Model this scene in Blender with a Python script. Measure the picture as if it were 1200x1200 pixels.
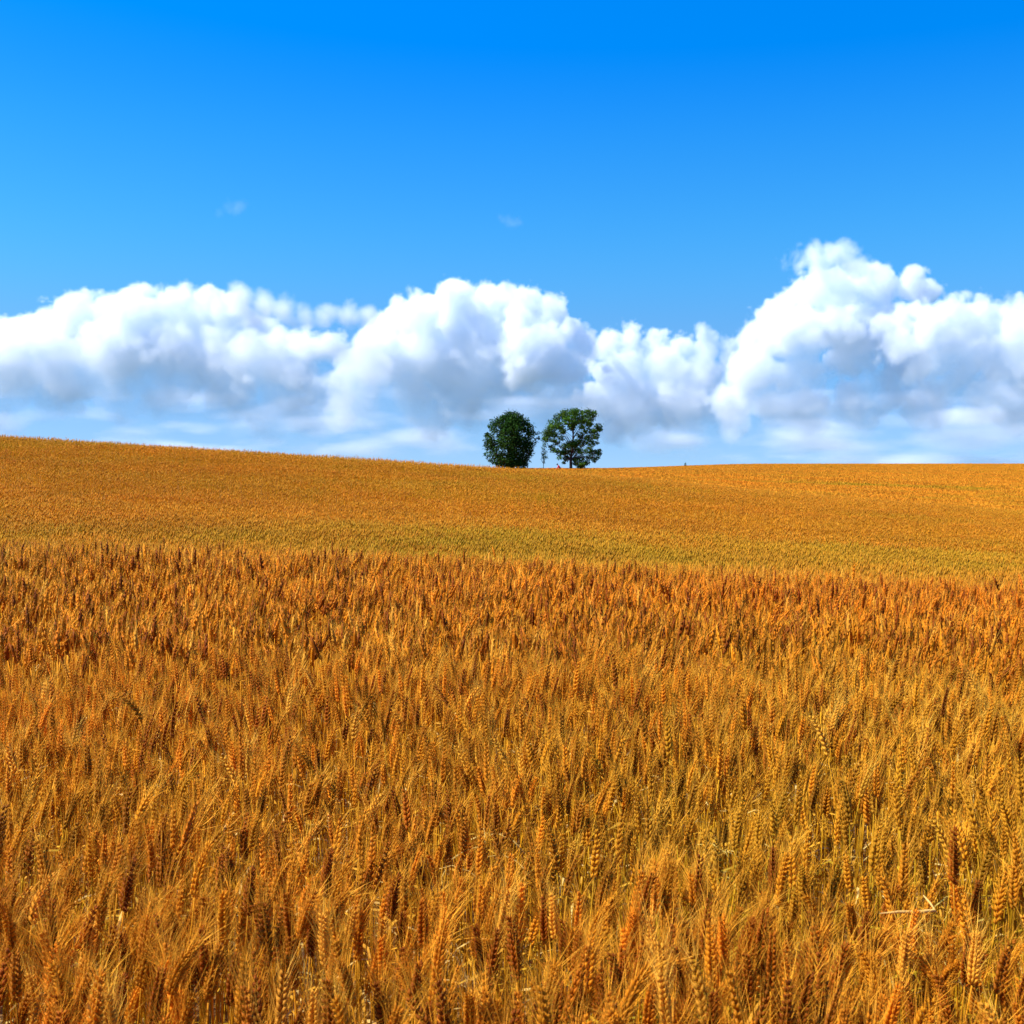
import bpy, bmesh, math, random
import numpy as np
from mathutils import Vector, Matrix

for _o in list(bpy.data.objects):
    bpy.data.objects.remove(_o)
S = bpy.context.scene
COL = S.collection
R = math.radians

# ------------------------------------------------------------------ camera
EYE = 1.65
cam_data = bpy.data.cameras.new('camera')
cam = bpy.data.objects.new('camera', cam_data)
COL.objects.link(cam)
cam.location = (0, 0, EYE)
PITCH = math.degrees(math.atan(55 / 1287))          # the level line lies 55 px (of 1200) above the centre
cam.rotation_euler = (R(90 - PITCH), 0, 0)
cam_data.sensor_fit = 'HORIZONTAL'
cam_data.sensor_width = 24.0
cam_data.lens = 24.0 * 1287 / 1200
cam_data.clip_start = 0.05
cam_data.clip_end = 40000
cam_data.dof.use_dof = True
cam_data.dof.focus_distance = 6.0
cam_data.dof.aperture_fstop = 11
S.camera = cam

# ------------------------------------------------------------------ sky, sun, exposure
SUN_ELEV = 50.0
SUN_AZ = -100.0                                        # degrees clockwise from the view direction (+Y)
world = bpy.data.worlds.new('World')
S.world = world
world.use_nodes = True
wn, wl = world.node_tree.nodes, world.node_tree.links
wn.clear()
sky = wn.new('ShaderNodeTexSky')
sky.sky_type = 'NISHITA'
sky.sun_disc = False
sky.sun_elevation = R(SUN_ELEV)
sky.sun_rotation = R(SUN_AZ)
sky.altitude = 300
sky.air_density = 1.0
sky.dust_density = 0.2
sky.ozone_density = 2.0
bg = wn.new('ShaderNodeBackground')
bg.inputs['Strength'].default_value = 0.150
wtc = wn.new('ShaderNodeTexCoord')
wmap = wn.new('ShaderNodeVectorMath'); wmap.operation = 'ADD'      # a clear upland sky: no dusty yellow rim at the horizon
wmap.inputs[1].default_value = (0, 0, 0.13)
wnrm = wn.new('ShaderNodeVectorMath'); wnrm.operation = 'NORMALIZE'
hs = wn.new('ShaderNodeHueSaturation')
wsep = wn.new('ShaderNodeSeparateXYZ')
wl.new(wtc.outputs['Generated'], wsep.inputs[0])
# deeper, clearer blue with height, and a calm rim at the horizon (curves over the sine of the elevation)
for _sock, _gain, _pts in (
        ('Hue', 1.0, ((0, .509), (.10, .501), (.17, .496), (.26, .503), (.33, .510), (.40, .511), (1, .511))),
        ('Saturation', 2.0, ((0, .64), (.10, .68), (.17, .72), (.26, .74), (.40, .75), (1, .75))),
        ('Value', 2.0, ((0, .32), (.10, .36), (.17, .43), (.26, .495), (.33, .54), (.40, .565), (1, .57)))):
    _m = wn.new('ShaderNodeFloatCurve')
    _c = _m.mapping.curves[0]
    _c.points[0].location = _pts[0]; _c.points[1].location = _pts[-1]
    for _p in _pts[1:-1]: _c.points.new(*_p)
    _m.mapping.update()
    wl.new(wsep.outputs[2], _m.inputs['Value'])
    _d = wn.new('ShaderNodeMath'); _d.operation = 'MULTIPLY'; _d.inputs[1].default_value = _gain
    wl.new(_m.outputs[0], _d.inputs[0]); wl.new(_d.outputs[0], hs.inputs[_sock])
wout = wn.new('ShaderNodeOutputWorld')
wl.new(wtc.outputs['Generated'], wmap.inputs[0])
wl.new(wmap.outputs[0], wnrm.inputs[0])
wl.new(wnrm.outputs[0], sky.inputs['Vector'])
wl.new(sky.outputs[0], hs.inputs['Color'])
wl.new(hs.outputs[0], bg.inputs['Color'])
wl.new(bg.outputs[0], wout.inputs['Surface'])

sd = bpy.data.lights.new('sun', 'SUN')
sd.energy = 4.8
sd.angle = R(0.53)
sd.color = (1.0, 0.955, 0.89)
sun = bpy.data.objects.new('sun', sd)
COL.objects.link(sun)
_ce = math.cos(R(SUN_ELEV))
SUN_DIR = Vector((math.sin(R(SUN_AZ)) * _ce, math.cos(R(SUN_AZ)) * _ce, math.sin(R(SUN_ELEV))))
sun.rotation_euler = SUN_DIR.to_track_quat('Z', 'Y').to_euler()

S.view_settings.view_transform = 'Standard'
S.view_settings.look = 'None'
S.view_settings.exposure = 0.80
S.view_settings.gamma = 1.0
S.view_settings.use_curve_mapping = False
S.render.engine = 'CYCLES'
CY = S.cycles
CY.use_denoising = True
CY.max_bounces = 24
CY.diffuse_bounces = 4
CY.glossy_bounces = 2
CY.transmission_bounces = 4
CY.volume_bounces = 24
CY.transparent_max_bounces = 8
CY.volume_max_steps = 512
CY.volume_step_rate = 3.0
CY.sample_clamp_indirect = 6.0

# ------------------------------------------------------------------ helpers
def tag(o, label=None, cat=None, group=None, kind=None):
    if label: o['label'] = label
    if cat: o['category'] = cat
    if group: o['group'] = group
    if kind: o['kind'] = kind
    return o

def empty(name, loc, rz=0.0):
    o = bpy.data.objects.new(name, None)
    o.empty_display_size = 0.2
    COL.objects.link(o)
    o.location = loc
    o.rotation_euler = (0, 0, rz)
    return o

def raw_mesh(name, V, T, mat=None, col=None, smooth=False):
    """a mesh from numpy: V (n,3), T (m,3) triangles, col (n,3) vertex colours"""
    me = bpy.data.meshes.new(name)
    V = np.ascontiguousarray(V, dtype=np.float32)
    T = np.ascontiguousarray(T, dtype=np.int32)
    me.vertices.add(len(V))
    me.vertices.foreach_set('co', V.ravel())
    me.loops.add(T.size)
    me.loops.foreach_set('vertex_index', T.ravel())
    me.polygons.add(len(T))
    me.polygons.foreach_set('loop_start', np.arange(0, T.size, 3, dtype=np.int32))
    if smooth:
        me.polygons.foreach_set('use_smooth', np.ones(len(T), dtype=bool))
    me.update(calc_edges=True)
    if col is not None:
        a = me.attributes.new('tint', 'FLOAT_COLOR', 'POINT')
        c4 = np.ones((len(V), 4), dtype=np.float32)
        c4[:, :3] = col
        a.data.foreach_set('color', c4.ravel())
    if mat: me.materials.append(mat)
    return me

def link(name, me, parent=None):
    o = bpy.data.objects.new(name, me)
    COL.objects.link(o)
    if parent: o.parent = parent
    return o

def new_mat(name):
    m = bpy.data.materials.new(name)
    m.use_nodes = True
    n, l = m.node_tree.nodes, m.node_tree.links
    n.clear()
    out = n.new('ShaderNodeOutputMaterial')
    return m, n, l, out

def value_noise(x, y, seed, octaves=3):
    """smooth 2-D value noise in about -1..1"""
    r = np.random.RandomState(seed)
    tab = r.rand(256, 256).astype(np.float64) * 2 - 1
    tot = np.zeros_like(x, dtype=np.float64); amp = 1.0; norm = 0
    for o in range(octaves):
        xi = np.floor(x).astype(int); yi = np.floor(y).astype(int)
        fx = x - xi; fy = y - yi
        fx = fx * fx * (3 - 2 * fx); fy = fy * fy * (3 - 2 * fy)
        a = tab[xi % 256, yi % 256]; b = tab[(xi + 1) % 256, yi % 256]
        c = tab[xi % 256, (yi + 1) % 256]; d = tab[(xi + 1) % 256, (yi + 1) % 256]
        tot += amp * ((a * (1 - fx) + b * fx) * (1 - fy) + (c * (1 - fx) + d * fx) * fy)
        norm += amp; amp *= 0.5; x = x * 2.03 + 17.3; y = y * 2.03 + 5.1
    return tot / norm * 1.6

# ------------------------------------------------------------------ terrain
CROP = 0.90                                           # height of the standing crop
_us = np.array([-0.466, 0.0, 0.078, 0.2333, 0.466])
_st = np.array([   # distance : ground height at the five view columns
    (0.01,  0.00,  0.00,  0.00,  0.00,  0.00),
    (3.0,   0.01,  0.00,  0.00, -0.005,-0.01),
    (5.5,   0.04,  0.00, -0.015, -0.04, -0.08),
    (8.0,   0.10,  0.00, -0.03, -0.10, -0.20),
    (12.0, -0.20, -0.38, -0.42, -0.50, -0.62),
    (18.0, -0.56, -0.74, -0.80, -0.88, -1.02),
    (30.0, -0.15, -0.74, -0.85, -1.08, -1.42),
    (42.0,  1.18,  0.10, -0.12, -0.62, -1.42),
    (50.0,  2.06,  0.57,  0.28, -0.46, -1.37),
    (60.0,  2.00,  0.20, -0.10, -0.90, -2.05),
    (90.0,  1.20,  0.00, -0.15, -1.20, -2.40),
    (140.0, 0.80,  0.27,  0.27, -0.20, -1.45),
    (200.0, 0.40,  0.12,  0.13,  0.48,  0.25),
    (260.0, 0.00, -0.30, -0.06,  1.04,  1.06),
    (330.0,-2.00, -2.50, -2.20, -0.60, -0.60),
    (700.0,-9.00, -9.00, -9.00, -9.00, -9.00),
    (9000.0,-90., -90.0, -90.0, -90.0, -90.0)])

def pchip(xk, yk, x):
    h = np.diff(xk); d = np.diff(yk) / h
    m = np.zeros_like(yk)
    for i in range(1, len(xk) - 1):
        if d[i - 1] * d[i] > 0:
            w1 = 2 * h[i] + h[i - 1]; w2 = h[i] + 2 * h[i - 1]
            m[i] = (w1 + w2) / (w1 / d[i - 1] + w2 / d[i])
    m[0] = d[0]; m[-1] = d[-1]
    x = np.clip(x, xk[0], xk[-1])
    i = np.clip(np.searchsorted(xk, x) - 1, 0, len(xk) - 2)
    t = (x - xk[i]) / h[i]
    return ((1 + 2 * t) * (1 - t) ** 2 * yk[i] + t * (1 - t) ** 2 * h[i] * m[i]
            + t * t * (3 - 2 * t) * yk[i + 1] + t * t * (t - 1) * h[i] * m[i + 1])

_lk = np.log(_st[:, 0] + 2.0)
_lt = np.linspace(_lk[0], _lk[-1], 900)
_ut = np.linspace(-0.7, 0.7, 113)
_cols = np.stack([pchip(_lk, _st[:, 1 + j], _lt) for j in range(5)], 1)
_tab = np.stack([pchip(_us, row, _ut) for row in _cols], 0)

def ground_z(x, y):
    x = np.asarray(x, dtype=np.float64); y = np.asarray(y, dtype=np.float64)
    yy = np.maximum(y, 0.01)
    # columns spread as true angles further off, and run parallel near the camera
    u = x / np.maximum(yy, 4.0)
    ft = np.clip((np.log(yy + 2.0) - _lt[0]) / (_lt[-1] - _lt[0]), 0, 1) * (len(_lt) - 1.001)
    fu = np.clip((u - _ut[0]) / (_ut[-1] - _ut[0]), 0, 1) * (len(_ut) - 1.001)
    i = ft.astype(int); j = fu.astype(int); a = ft - i; b = fu - j
    z = (_tab[i, j] * (1 - a) * (1 - b) + _tab[i + 1, j] * a * (1 - b)
         + _tab[i, j + 1] * (1 - a) * b + _tab[i + 1, j + 1] * a * b)
    return z

def ripeness(x, y):
    """patches of the crop that are still a little green, in long bands across the slope: 0 ripe .. 1 green"""
    n = value_noise(x / 8.0 + 40, y / 2.8 + 11, 5) * 0.55 + value_noise(x / 1.3, y / 0.8 + 3, 6, 2) * 0.6
    band = np.exp(-((y - 21 - x * 0.10) / 5.5) ** 2) * 0.42
    g = np.where(y < 10, -0.06 + 0.78 * n, 0.0 + 0.55 * n) + band
    # a strip left greener by a tractor's wheels on the far slope
    track = np.exp(-((y - (112 + 0.30 * (x - 27))) / 2.2) ** 2) * np.clip((x - 20) / 12, 0, 1) * np.clip((56 - x) / 6, 0, 1)
    return np.clip(g + track, 0, 1)

# ---- ground sheet: a polar grid that reaches the horizon
def build_ground():
    rr = np.concatenate([np.linspace(0.0, 20, 60)[1:], np.geomspace(20.5, 300, 130), np.geomspace(320, 9000, 30)])
    na = 360
    th = np.linspace(0, 2 * math.pi, na, endpoint=False)
    A, B = np.meshgrid(rr, th, indexing='ij')
    X = (A * np.sin(B)).ravel(); Y = (A * np.cos(B)).ravel()
    X = np.append(X, 0.0); Y = np.append(Y, 0.0)
    Z = ground_z(X, Y) + 0.012 * value_noise(X / 0.5, Y / 0.5, 3)
    T = []
    i = np.arange(len(rr) - 1)[:, None]; j = np.arange(na)[None, :]
    a = i * na + j; b = i * na + (j + 1) % na; c = a + na; d = b + na
    T = np.concatenate([np.stack([a, c, d], -1).reshape(-1, 3), np.stack([a, d, b], -1).reshape(-1, 3)])
    j = np.arange(na)
    T = np.concatenate([T, np.stack([np.full(na, len(X) - 1), j, (j + 1) % na], 1)])
    m, n, l, out = new_mat('straw_soil')
    bs = n.new('ShaderNodeBsdfPrincipled')
    bs.inputs['Roughness'].default_value = 0.95
    tc = n.new('ShaderNodeTexCoord')
    nz = n.new('ShaderNodeTexNoise'); nz.inputs['Scale'].default_value = 3.0; nz.inputs['Detail'].default_value = 8
    cr = n.new('ShaderNodeValToRGB')
    cr.color_ramp.elements[0].position = 0.35; cr.color_ramp.elements[0].color = (0.16, 0.075, 0.02, 1)
    cr.color_ramp.elements[1].position = 0.7; cr.color_ramp.elements[1].color = (0.36, 0.18, 0.035, 1)
    l.new(tc.outputs['Object'], nz.inputs['Vector']); l.new(nz.outputs['Fac'], cr.inputs[0])
    gm = n.new('ShaderNodeNewGeometry'); ln = n.new('ShaderNodeVectorMath'); ln.operation = 'LENGTH'
    l.new(gm.outputs['Position'], ln.inputs[0])
    mr = n.new('ShaderNodeMapRange'); mr.inputs['From Min'].default_value = 330; mr.inputs['From Max'].default_value = 600
    l.new(ln.outputs['Value'], mr.inputs['Value'])
    mx = n.new('ShaderNodeMix'); mx.data_type = 'RGBA'
    l.new(mr.outputs[0], mx.inputs['Factor']); l.new(cr.outputs[0], mx.inputs['A'])
    mx.inputs['B'].default_value = (0.09, 0.11, 0.06, 1)          # woods and pasture past the last field
    l.new(mx.outputs['Result'], bs.inputs['Base Color']); l.new(bs.outputs[0], out.inputs[0])
    o = link('ground', raw_mesh('ground', np.stack([X, Y, Z], 1), T, m, smooth=True))
    tag(o, kind='structure')
build_ground()

# ------------------------------------------------------------------ wheat
def wheat_material(name, per_object):
    m, n, l, out = new_mat(name)
    at = n.new('ShaderNodeAttribute'); at.attribute_name = 'tint'
    colr = at.outputs['Color']
    if per_object:
        oi = n.new('ShaderNodeObjectInfo')
        mr = n.new('ShaderNodeMapRange'); mr.inputs['To Min'].default_value = 0.75; mr.inputs['To Max'].default_value = 1.2
        l.new(oi.outputs['Random'], mr.inputs['Value'])
        mm = n.new('ShaderNodeVectorMath'); mm.operation = 'SCALE'
        l.new(colr, mm.inputs[0]); l.new(mr.outputs[0], mm.inputs['Scale'])
        colr = mm.outputs[0]
    bs = n.new('ShaderNodeBsdfPrincipled')
    bs.inputs['Roughness'].default_value = 0.6
    bs.inputs['Specular IOR Level'].default_value = 0.12
    tr = n.new('ShaderNodeBsdfTranslucent')
    mx = n.new('ShaderNodeMixShader'); mx.inputs[0].default_value = 0.22
    l.new(colr, bs.inputs['Base Color']); l.new(colr, tr.inputs['Color'])
    l.new(bs.outputs[0], mx.inputs[1]); l.new(tr.outputs[0], mx.inputs[2]); l.new(mx.outputs[0], out.inputs[0])
    return m
M_WHEAT = wheat_material('ripe_wheat', False)
M_STALK = wheat_material('ripe_wheat_stalk', True)

EAR_C = np.array((0.58, 0.188, 0.005))
AWN_C = np.array((0.92, 0.405, 0.026))
STEM_C = np.array((0.62, 0.262, 0.008))
LEAF_C = np.array((0.66, 0.31, 0.02))
PALE_C = np.array((0.78, 0.52, 0.16))
GREEN_STEM = np.array((0.31, 0.30, 0.008))
GREEN_EAR = np.array((0.47, 0.315, 0.012))

class Part:
    def __init__(s): s.V = []; s.T = []; s.C = []; s.G = []      # G: how far this vertex follows the local greenness
    def add(s, V, T, c, g=1.0):
        o = len(s.V)
        s.V += [tuple(v) for v in V]; s.T += [(a + o, b + o, d + o) for a, b, d in T]
        s.C += [tuple(c)] * len(V); s.G += [g] * len(V)
    def arr(s):
        return (np.array(s.V, dtype=np.float32).reshape(-1, 3), np.array(s.T, dtype=np.int32).reshape(-1, 3),
                np.array(s.C, dtype=np.float32).reshape(-1, 3), np.array(s.G, dtype=np.float32))

def perp(d):
    a = np.array((0.0, 0.0, 1.0)) if abs(d[2]) < 0.9 else np.array((1.0, 0.0, 0.0))
    u = np.cross(d, a); u /= np.linalg.norm(u)
    return u, np.cross(d, u)

def tube(P, r, ns, rot=0.0):
    """a closed tapering tube along points P with radii r"""
    P = [np.array(p, dtype=float) for p in P]
    V, T = [], []
    for i, p in enumerate(P):
        d = P[min(i + 1, len(P) - 1)] - P[max(i - 1, 0)]
        d /= np.linalg.norm(d) + 1e-9
        if i == 0: u, w = perp(d)
        else:
            u = u - d * np.dot(u, d); u /= np.linalg.norm(u) + 1e-9; w = np.cross(d, u)
        for k in range(ns):
            a = rot + 2 * math.pi * k / ns
            V.append(p + (u * math.cos(a) + w * math.sin(a)) * r[i])
    for i in range(len(P) - 1):
        for k in range(ns):
            a = i * ns + k; b = i * ns + (k + 1) % ns
            T += [(a, b, b + ns), (a, b + ns, a + ns)]
    for k in range(1, ns - 1): T.append(((len(P) - 1) * ns, (len(P) - 1) * ns + k, (len(P) - 1) * ns + k + 1))
    return V, T

def bud(p, d, length, rad, ns, rings, flat=None):
    """a pointed grain: base point, rings, tip"""
    u, w = perp(d)
    prof = {1: [(0.36, 1.0)], 2: [(0.22, 0.85), (0.6, 0.82)]}[rings]
    V = [p]
    for (f, k) in prof:
        for j in range(ns):
            a = 2 * math.pi * j / ns
            V.append(p + d * length * f + (u * math.cos(a) + w * math.sin(a)) * rad * k)
    V.append(p + d * length)
    T = []
    for j in range(ns):
        b = (j + 1) % ns
        T.append((0, 1 + b, 1 + j))
        for q in range(rings - 1):
            a0 = 1 + q * ns
            T += [(a0 + j, a0 + b, a0 + ns + b), (a0 + j, a0 + ns + b, a0 + ns + j)]
        a0 = 1 + (rings - 1) * ns
        T.append((a0 + j, a0 + b, len(V) - 1))
    return V, T

def blade(P, wid, side):
    """a thin strip along P (half widths WID) lying across SIDE"""
    V, T = [], []
    for p, w in zip(P, wid):
        V += [np.array(p) - side * w, np.array(p) + side * w]
    for i in range(len(P) - 1):
        a = 2 * i
        T += [(a, a + 1, a + 3), (a, a + 3, a + 2)]
    return V, T

def stalk(rng, lod, number=0):
    """one wheat plant about 0.9 m tall, bending towards +x. Returns {part: (V,T,C,G)}"""
    H = 0.80
    lean = rng.uniform(-0.02, 0.10); curl = rng.uniform(0.02, 0.28) ** 1.2
    nod = rng.uniform(0.0, 0.55) ** 1.3 if number % 12 != 4 else rng.uniform(0.6, 1.2)
    earL = rng.uniform(0.078, 0.108)
    nseg = {0: 12, 1: 7, 2: 3, 3: 2}[lod]
    N = 60
    s = np.linspace(0, 1, N)
    th = lean + curl * s ** 3
    dx = np.sin(th) * H / (N - 1); dz = np.cos(th) * H / (N - 1)
    cx = np.concatenate([[0], np.cumsum(dx)[:-1]]); cz = np.concatenate([[0], np.cumsum(dz)[:-1]])
    stem, ear, awns, leaf, leaf2 = Part(), Part(), Part(), Part(), Part()
    c_stem = STEM_C * rng.uniform(0.8, 1.2); c_ear = EAR_C * (rng.uniform(0.75, 1.2) if lod == 3 or number % 3 else rng.uniform(0.30, 0.52)) * np.array((1, rng.uniform(0.9, 1.12), 1)); c_awn = AWN_C * rng.uniform(0.8, 1.2)  # ear tone varies; every third nearer ear has its shaded side painted in dark
    if number % 12 == 5: c_ear = c_ear * 0.5 + np.array((0.85, 0.42, 0.04)) * 0.5; c_awn = np.array((0.95, 0.52, 0.06))      # a few bleached paler
    if c_ear[0] < 0.31: c_ear = c_ear * np.array((1.25, 0.88, 0.6))       # the dark ears, with shade painted into their colour, warmed to red brown
    idx = np.linspace(0, N - 1, nseg + 1).astype(int)
    wig = rng.uniform(-0.004, 0.004, nseg + 1)
    P = [np.array((cx[i], wig[k], cz[i])) for k, i in enumerate(idx)]
    rs = {0: 0.0017, 1: 0.0018, 2: 0.0022, 3: 0.0035}[lod]
    if lod < 3:
        V, T = tube(P, [rs * (1.15 - 0.35 * k / nseg) for k in range(nseg + 1)], 5 if lod == 0 else 3)
    else:
        V, T = blade(P, [rs] * len(P), np.array((0.6, 0.8, 0)))
    stem.add(V, T, c_stem)
    # leaves: long dry straps hanging off the stem
    nl = {0: 2, 1: 2, 2: 1, 3: 0}[lod]
    for q in range(nl):
        f = rng.uniform(0.35, 0.86); i = int(f * (N - 1))
        p0 = np.array((cx[i], 0, cz[i])); az = rng.uniform(0, 2 * math.pi)
        hd = np.array((math.cos(az), math.sin(az), 0)); sd_ = np.array((-hd[1], hd[0], 0))
        L = rng.uniform(0.09, 0.22); up = rng.uniform(0.1, 1.1); drop = rng.uniform(1.2, 3.2)
        k = 6 if lod == 0 else (4 if lod == 1 else 2)
        Q, W = [], []; p = p0.copy(); a = up
        for j in range(k + 1):
            t = j / k
            Q.append(p.copy()); W.append(0.0045 * (1 - t) ** 0.6 * (0.7 + 0.3 * math.sin(3 * t)) * 0.8 + 0.0003)
            a -= drop / k * (0.4 + t)
            p = p + (hd * math.cos(a) + np.array((0, 0, 1)) * math.sin(a)) * L / k
        tw = rng.uniform(-0.8, 0.8)
        sd2 = sd_ * math.cos(tw) + np.array((0, 0, 1)) * math.sin(tw)
        V, T = blade(Q, W, sd2)
        cc = (PALE_C if rng.rand() < 0.13 else LEAF_C) * rng.uniform(0.75, 1.15)
        (leaf if q == 0 else leaf2).add(V, T, cc, 1.2)
    # ear
    nsp = {0: 21, 1: 17, 2: 8, 3: 1}[lod]
    th0 = th[-1]; p = np.array((cx[-1], wig[-1], cz[-1]))
    face = rng.uniform(0, math.pi)                       # which way the two rows of spikelets look
    if lod == 3:
        t = np.array((math.sin(th0 + nod * .6), 0, math.cos(th0 + nod * .6)))
        V, T = bud(p, t, earL, 0.0125, 4, 1); ear.add(V, T, (c_ear * 0.8 + AWN_C * 0.2) * np.array((0.90, 0.94, 1.0)))
        u, w = perp(t)
        for q in range(4):
            a = rng.uniform(0, 2 * math.pi); sdv = u * math.cos(a) + w * math.sin(a); d = t + sdv * rng.uniform(0.15, 0.5)
            b0 = p + t * earL * rng.uniform(0.3, 0.8)
            w2 = np.cross(d, np.array((0.3, -0.9, 0.1))); w2 /= np.linalg.norm(w2)
            awns.add([b0 - w2 * 0.002, b0 + w2 * 0.002, b0 + d * 0.065], [(0, 1, 2)], c_awn)
    else:
        if lod == 2:                                     # the body of the ear, seen as one stroke from this far
            tb = np.array((math.sin(th0 + nod * .5), 0, math.cos(th0 + nod * .5)))
            V, T = bud(p, tb, earL * 1.08, 0.0095, 4, 2); ear.add(V, T, c_ear)
        for k in range(nsp):
            f = k / (nsp - 1)
            ang = th0 + nod * f
            t = np.array((math.sin(ang), 0, math.cos(ang)))
            u0 = np.array((math.cos(ang), 0, -math.sin(ang))); w0 = np.array((0, 1.0, 0))
            sgn = 1 if k % 2 == 0 else -1
            side = (u0 * math.cos(face) + w0 * math.sin(face)) * sgn
            flat = np.cross(t, side)
            taper = (0.62 + 0.38 * math.sin(math.pi * min(1, f * 1.15 + 0.12)))
            nf = {0: 3, 1: 2, 2: 1}[lod]
            for q in range(nf):
                fan = (q - (nf - 1) / 2) * (0.75 if nf > 1 else 0)
                d = t * 0.9 + side * rng.uniform(0.34, 0.5) + flat * fan * 0.62
                d /= np.linalg.norm(d)
                b0 = p + side * 0.0012 + flat * fan * 0.0030
                L = {0: 0.0160, 1: 0.0172, 2: 0.026}[lod] * taper * rng.uniform(0.9, 1.1); r = {0: 0.0037, 1: 0.0045, 2: 0.0082}[lod] * taper
                V, T = bud(b0, d, L, r, {0: 5, 1: 4, 2: 3}[lod], {0: 2, 1: 1, 2: 1}[lod])
                ear.add(V, T, c_ear * rng.uniform(0.85, 1.15))
                for _rep in range({0: 1, 1: 1, 2: 2}[lod]):
                    tip = b0 + d * L * 0.92
                    al = rng.uniform(0.034, 0.060) * (0.8 + 0.4 * f)
                    da = t * 1.0 + side * rng.uniform(0.14, 0.50) + flat * (fan * 0.45 + rng.uniform(-0.16, 0.16)); da /= np.linalg.norm(da)
                    w2 = np.cross(da, rng.normal(size=3)); w2 /= np.linalg.norm(w2)
                    wd = {0: 0.00042, 1: 0.0005, 2: 0.0007}[lod]
                    if lod == 0:
                        mid = tip + da * al * 0.5; end = tip + da * al + side * al * 0.10
                        V = [tip - w2 * wd, tip + w2 * wd, mid - w2 * wd * .7, mid + w2 * wd * .7, end]
                        T = [(0, 1, 3), (0, 3, 2), (2, 3, 4)]
                    else:
                        V = [tip - w2 * wd, tip + w2 * wd, tip + da * al]; T = [(0, 1, 2)]
                    awns.add(V, T, c_awn * rng.uniform(0.85, 1.15), 0.6)
            p = p + t * earL / nsp
    return {'stem': stem.arr(), 'ear': ear.arr(), 'awns': awns.arr(), 'leaf': leaf.arr(), 'leaf2': leaf2.arr()}

def merge(parts, order=('stem', 'ear', 'awns', 'leaf', 'leaf2')):
    V, T, C, G, E, o = [], [], [], [], [], 0
    for k in order:
        v, t, c, g = parts[k]
        if not len(v): continue
        V.append(v); T.append(t + o); C.append(c); G.append(g); o += len(v)
        E.append(np.full(len(v), 1.0 if k in ('ear', 'awns') else 0.0, dtype=np.float32))
    return [np.concatenate(a) for a in (V, T, C, G, E)]

def scatter(rng, y0, y1, dens, margin, u_lo=-0.475, u_hi=0.475):
    """random stands inside the view wedge between two distances"""
    w0 = max(abs(u_lo), abs(u_hi)) * y1 + margin
    n = int(2 * w0 * (y1 - y0) * dens)
    x = rng.uniform(-w0, w0, n); y = rng.uniform(y0, y1, n)
    k = (x > u_lo * y - margin) & (x < u_hi * y + margin)
    x, y = x[k], y[k]
    # uneven stand: thin and thick spots
    k = rng.rand(len(x)) < np.clip(0.84 + 0.30 * value_noise(x / 0.35, y / 0.35, 21, 2), 0.25, 1)
    return x[k], y[k]

def plant_params(rng, x, y):
    n = len(x)
    wave = value_noise(x / 1.7 + 9, y / 0.75, 31, 3)
    hs_ = 1.0 + 0.050 * wave + rng.normal(0, 0.048, n)
    # each plant bends its own way, with a slight common set to the right
    lx = 0.45 + 0.5 * value_noise(x / 1.3, y / 1.1, 41, 2); ly = 0.25 * value_noise(x / 1.2, y / 1.2, 43, 2)
    ax = lx * 0.8 + rng.normal(0, 0.9, n); ay = ly + rng.normal(0, 0.9, n)
    rz = np.arctan2(ay, ax)
    tilt = np.abs(rng.normal(0, 0.07, n)) + np.where(rng.rand(n) < 0.035, rng.uniform(0.15, 0.5, n), 0)
    ta = rng.uniform(0, 2 * math.pi, n)
    return hs_, rz, tilt * np.cos(ta), tilt * np.sin(ta)

def grow(name, label, variants, x, y, par, rng, wide=1.0, vary=0.13):
    hs_, rz, tx, ty = par
    z = ground_z(x, y) - 0.01
    green = ripeness(x, y)
    pv = rng.randint(0, len(variants), len(x))
    bright = np.clip(rng.normal(1.0, vary, len(x)), 0.6, 1.4)
    tone = 1.0 + 0.09 * value_noise(x / 2.2, y / 1.4, 51, 3) + 0.10 * value_noise(x / 14.0, y / 1.8, 53, 3)
    ruddy = np.clip(0.38 * value_noise(x / 5.0 + 70, y / 1.6 + 30, 57, 3) + 0.5 * np.exp(-((y - 7.2) / 1.6) ** 2) * np.clip(x / 3.0, 0, 1), -0.5, 1)
    VV, TT, CC, off = [], [], [], 0
    for q, (v, t, c, g, e) in enumerate(variants):
        k = np.nonzero(pv == q)[0]
        if not len(k): continue
        sc = hs_[k][:, None]; cs = np.cos(rz[k])[:, None]; sn = np.sin(rz[k])[:, None]
        px = v[None, :, 0] * wide; py = v[None, :, 1] * wide; pz = v[None, :, 2] * sc
        X = px * cs - py * sn + tx[k][:, None] * pz + x[k][:, None]
        Y = px * sn + py * cs + ty[k][:, None] * pz + y[k][:, None]
        Z = pz + z[k][:, None]
        V = np.stack([X, Y, Z], -1).reshape(-1, 3)
        gr = np.clip(green[k][:, None] * g[None] + 0.0, 0, 1)[..., None]
        gc = np.where(e[None, :, None] > 0.5, GREEN_EAR, GREEN_STEM)
        ge = np.where(e[None, :, None] > 0.5, 0.75, 1.0)
        C = c[None] * (1 - gr * ge) + gc * gr * ge
        C = C * (bright[k] * tone[k])[:, None, None]
        C = C * (1 + ruddy[k][:, None, None] * np.array((0.04, -0.20, -0.3)))
        T = (t[None] + (np.arange(len(k)) * len(v))[:, None, None]).reshape(-1, 3) + off
        VV.append(V); TT.append(T); CC.append(C.reshape(-1, 3)); off += len(V)
    V = np.concatenate(VV); T = np.concatenate(TT); C = np.concatenate(CC)
    o = link(name, raw_mesh(name, V, T, M_WHEAT, C))
    tag(o, label, 'wheat', None, 'stuff')
    print(name, len(x), 'plants', len(T), 'tris')
    return o

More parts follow.
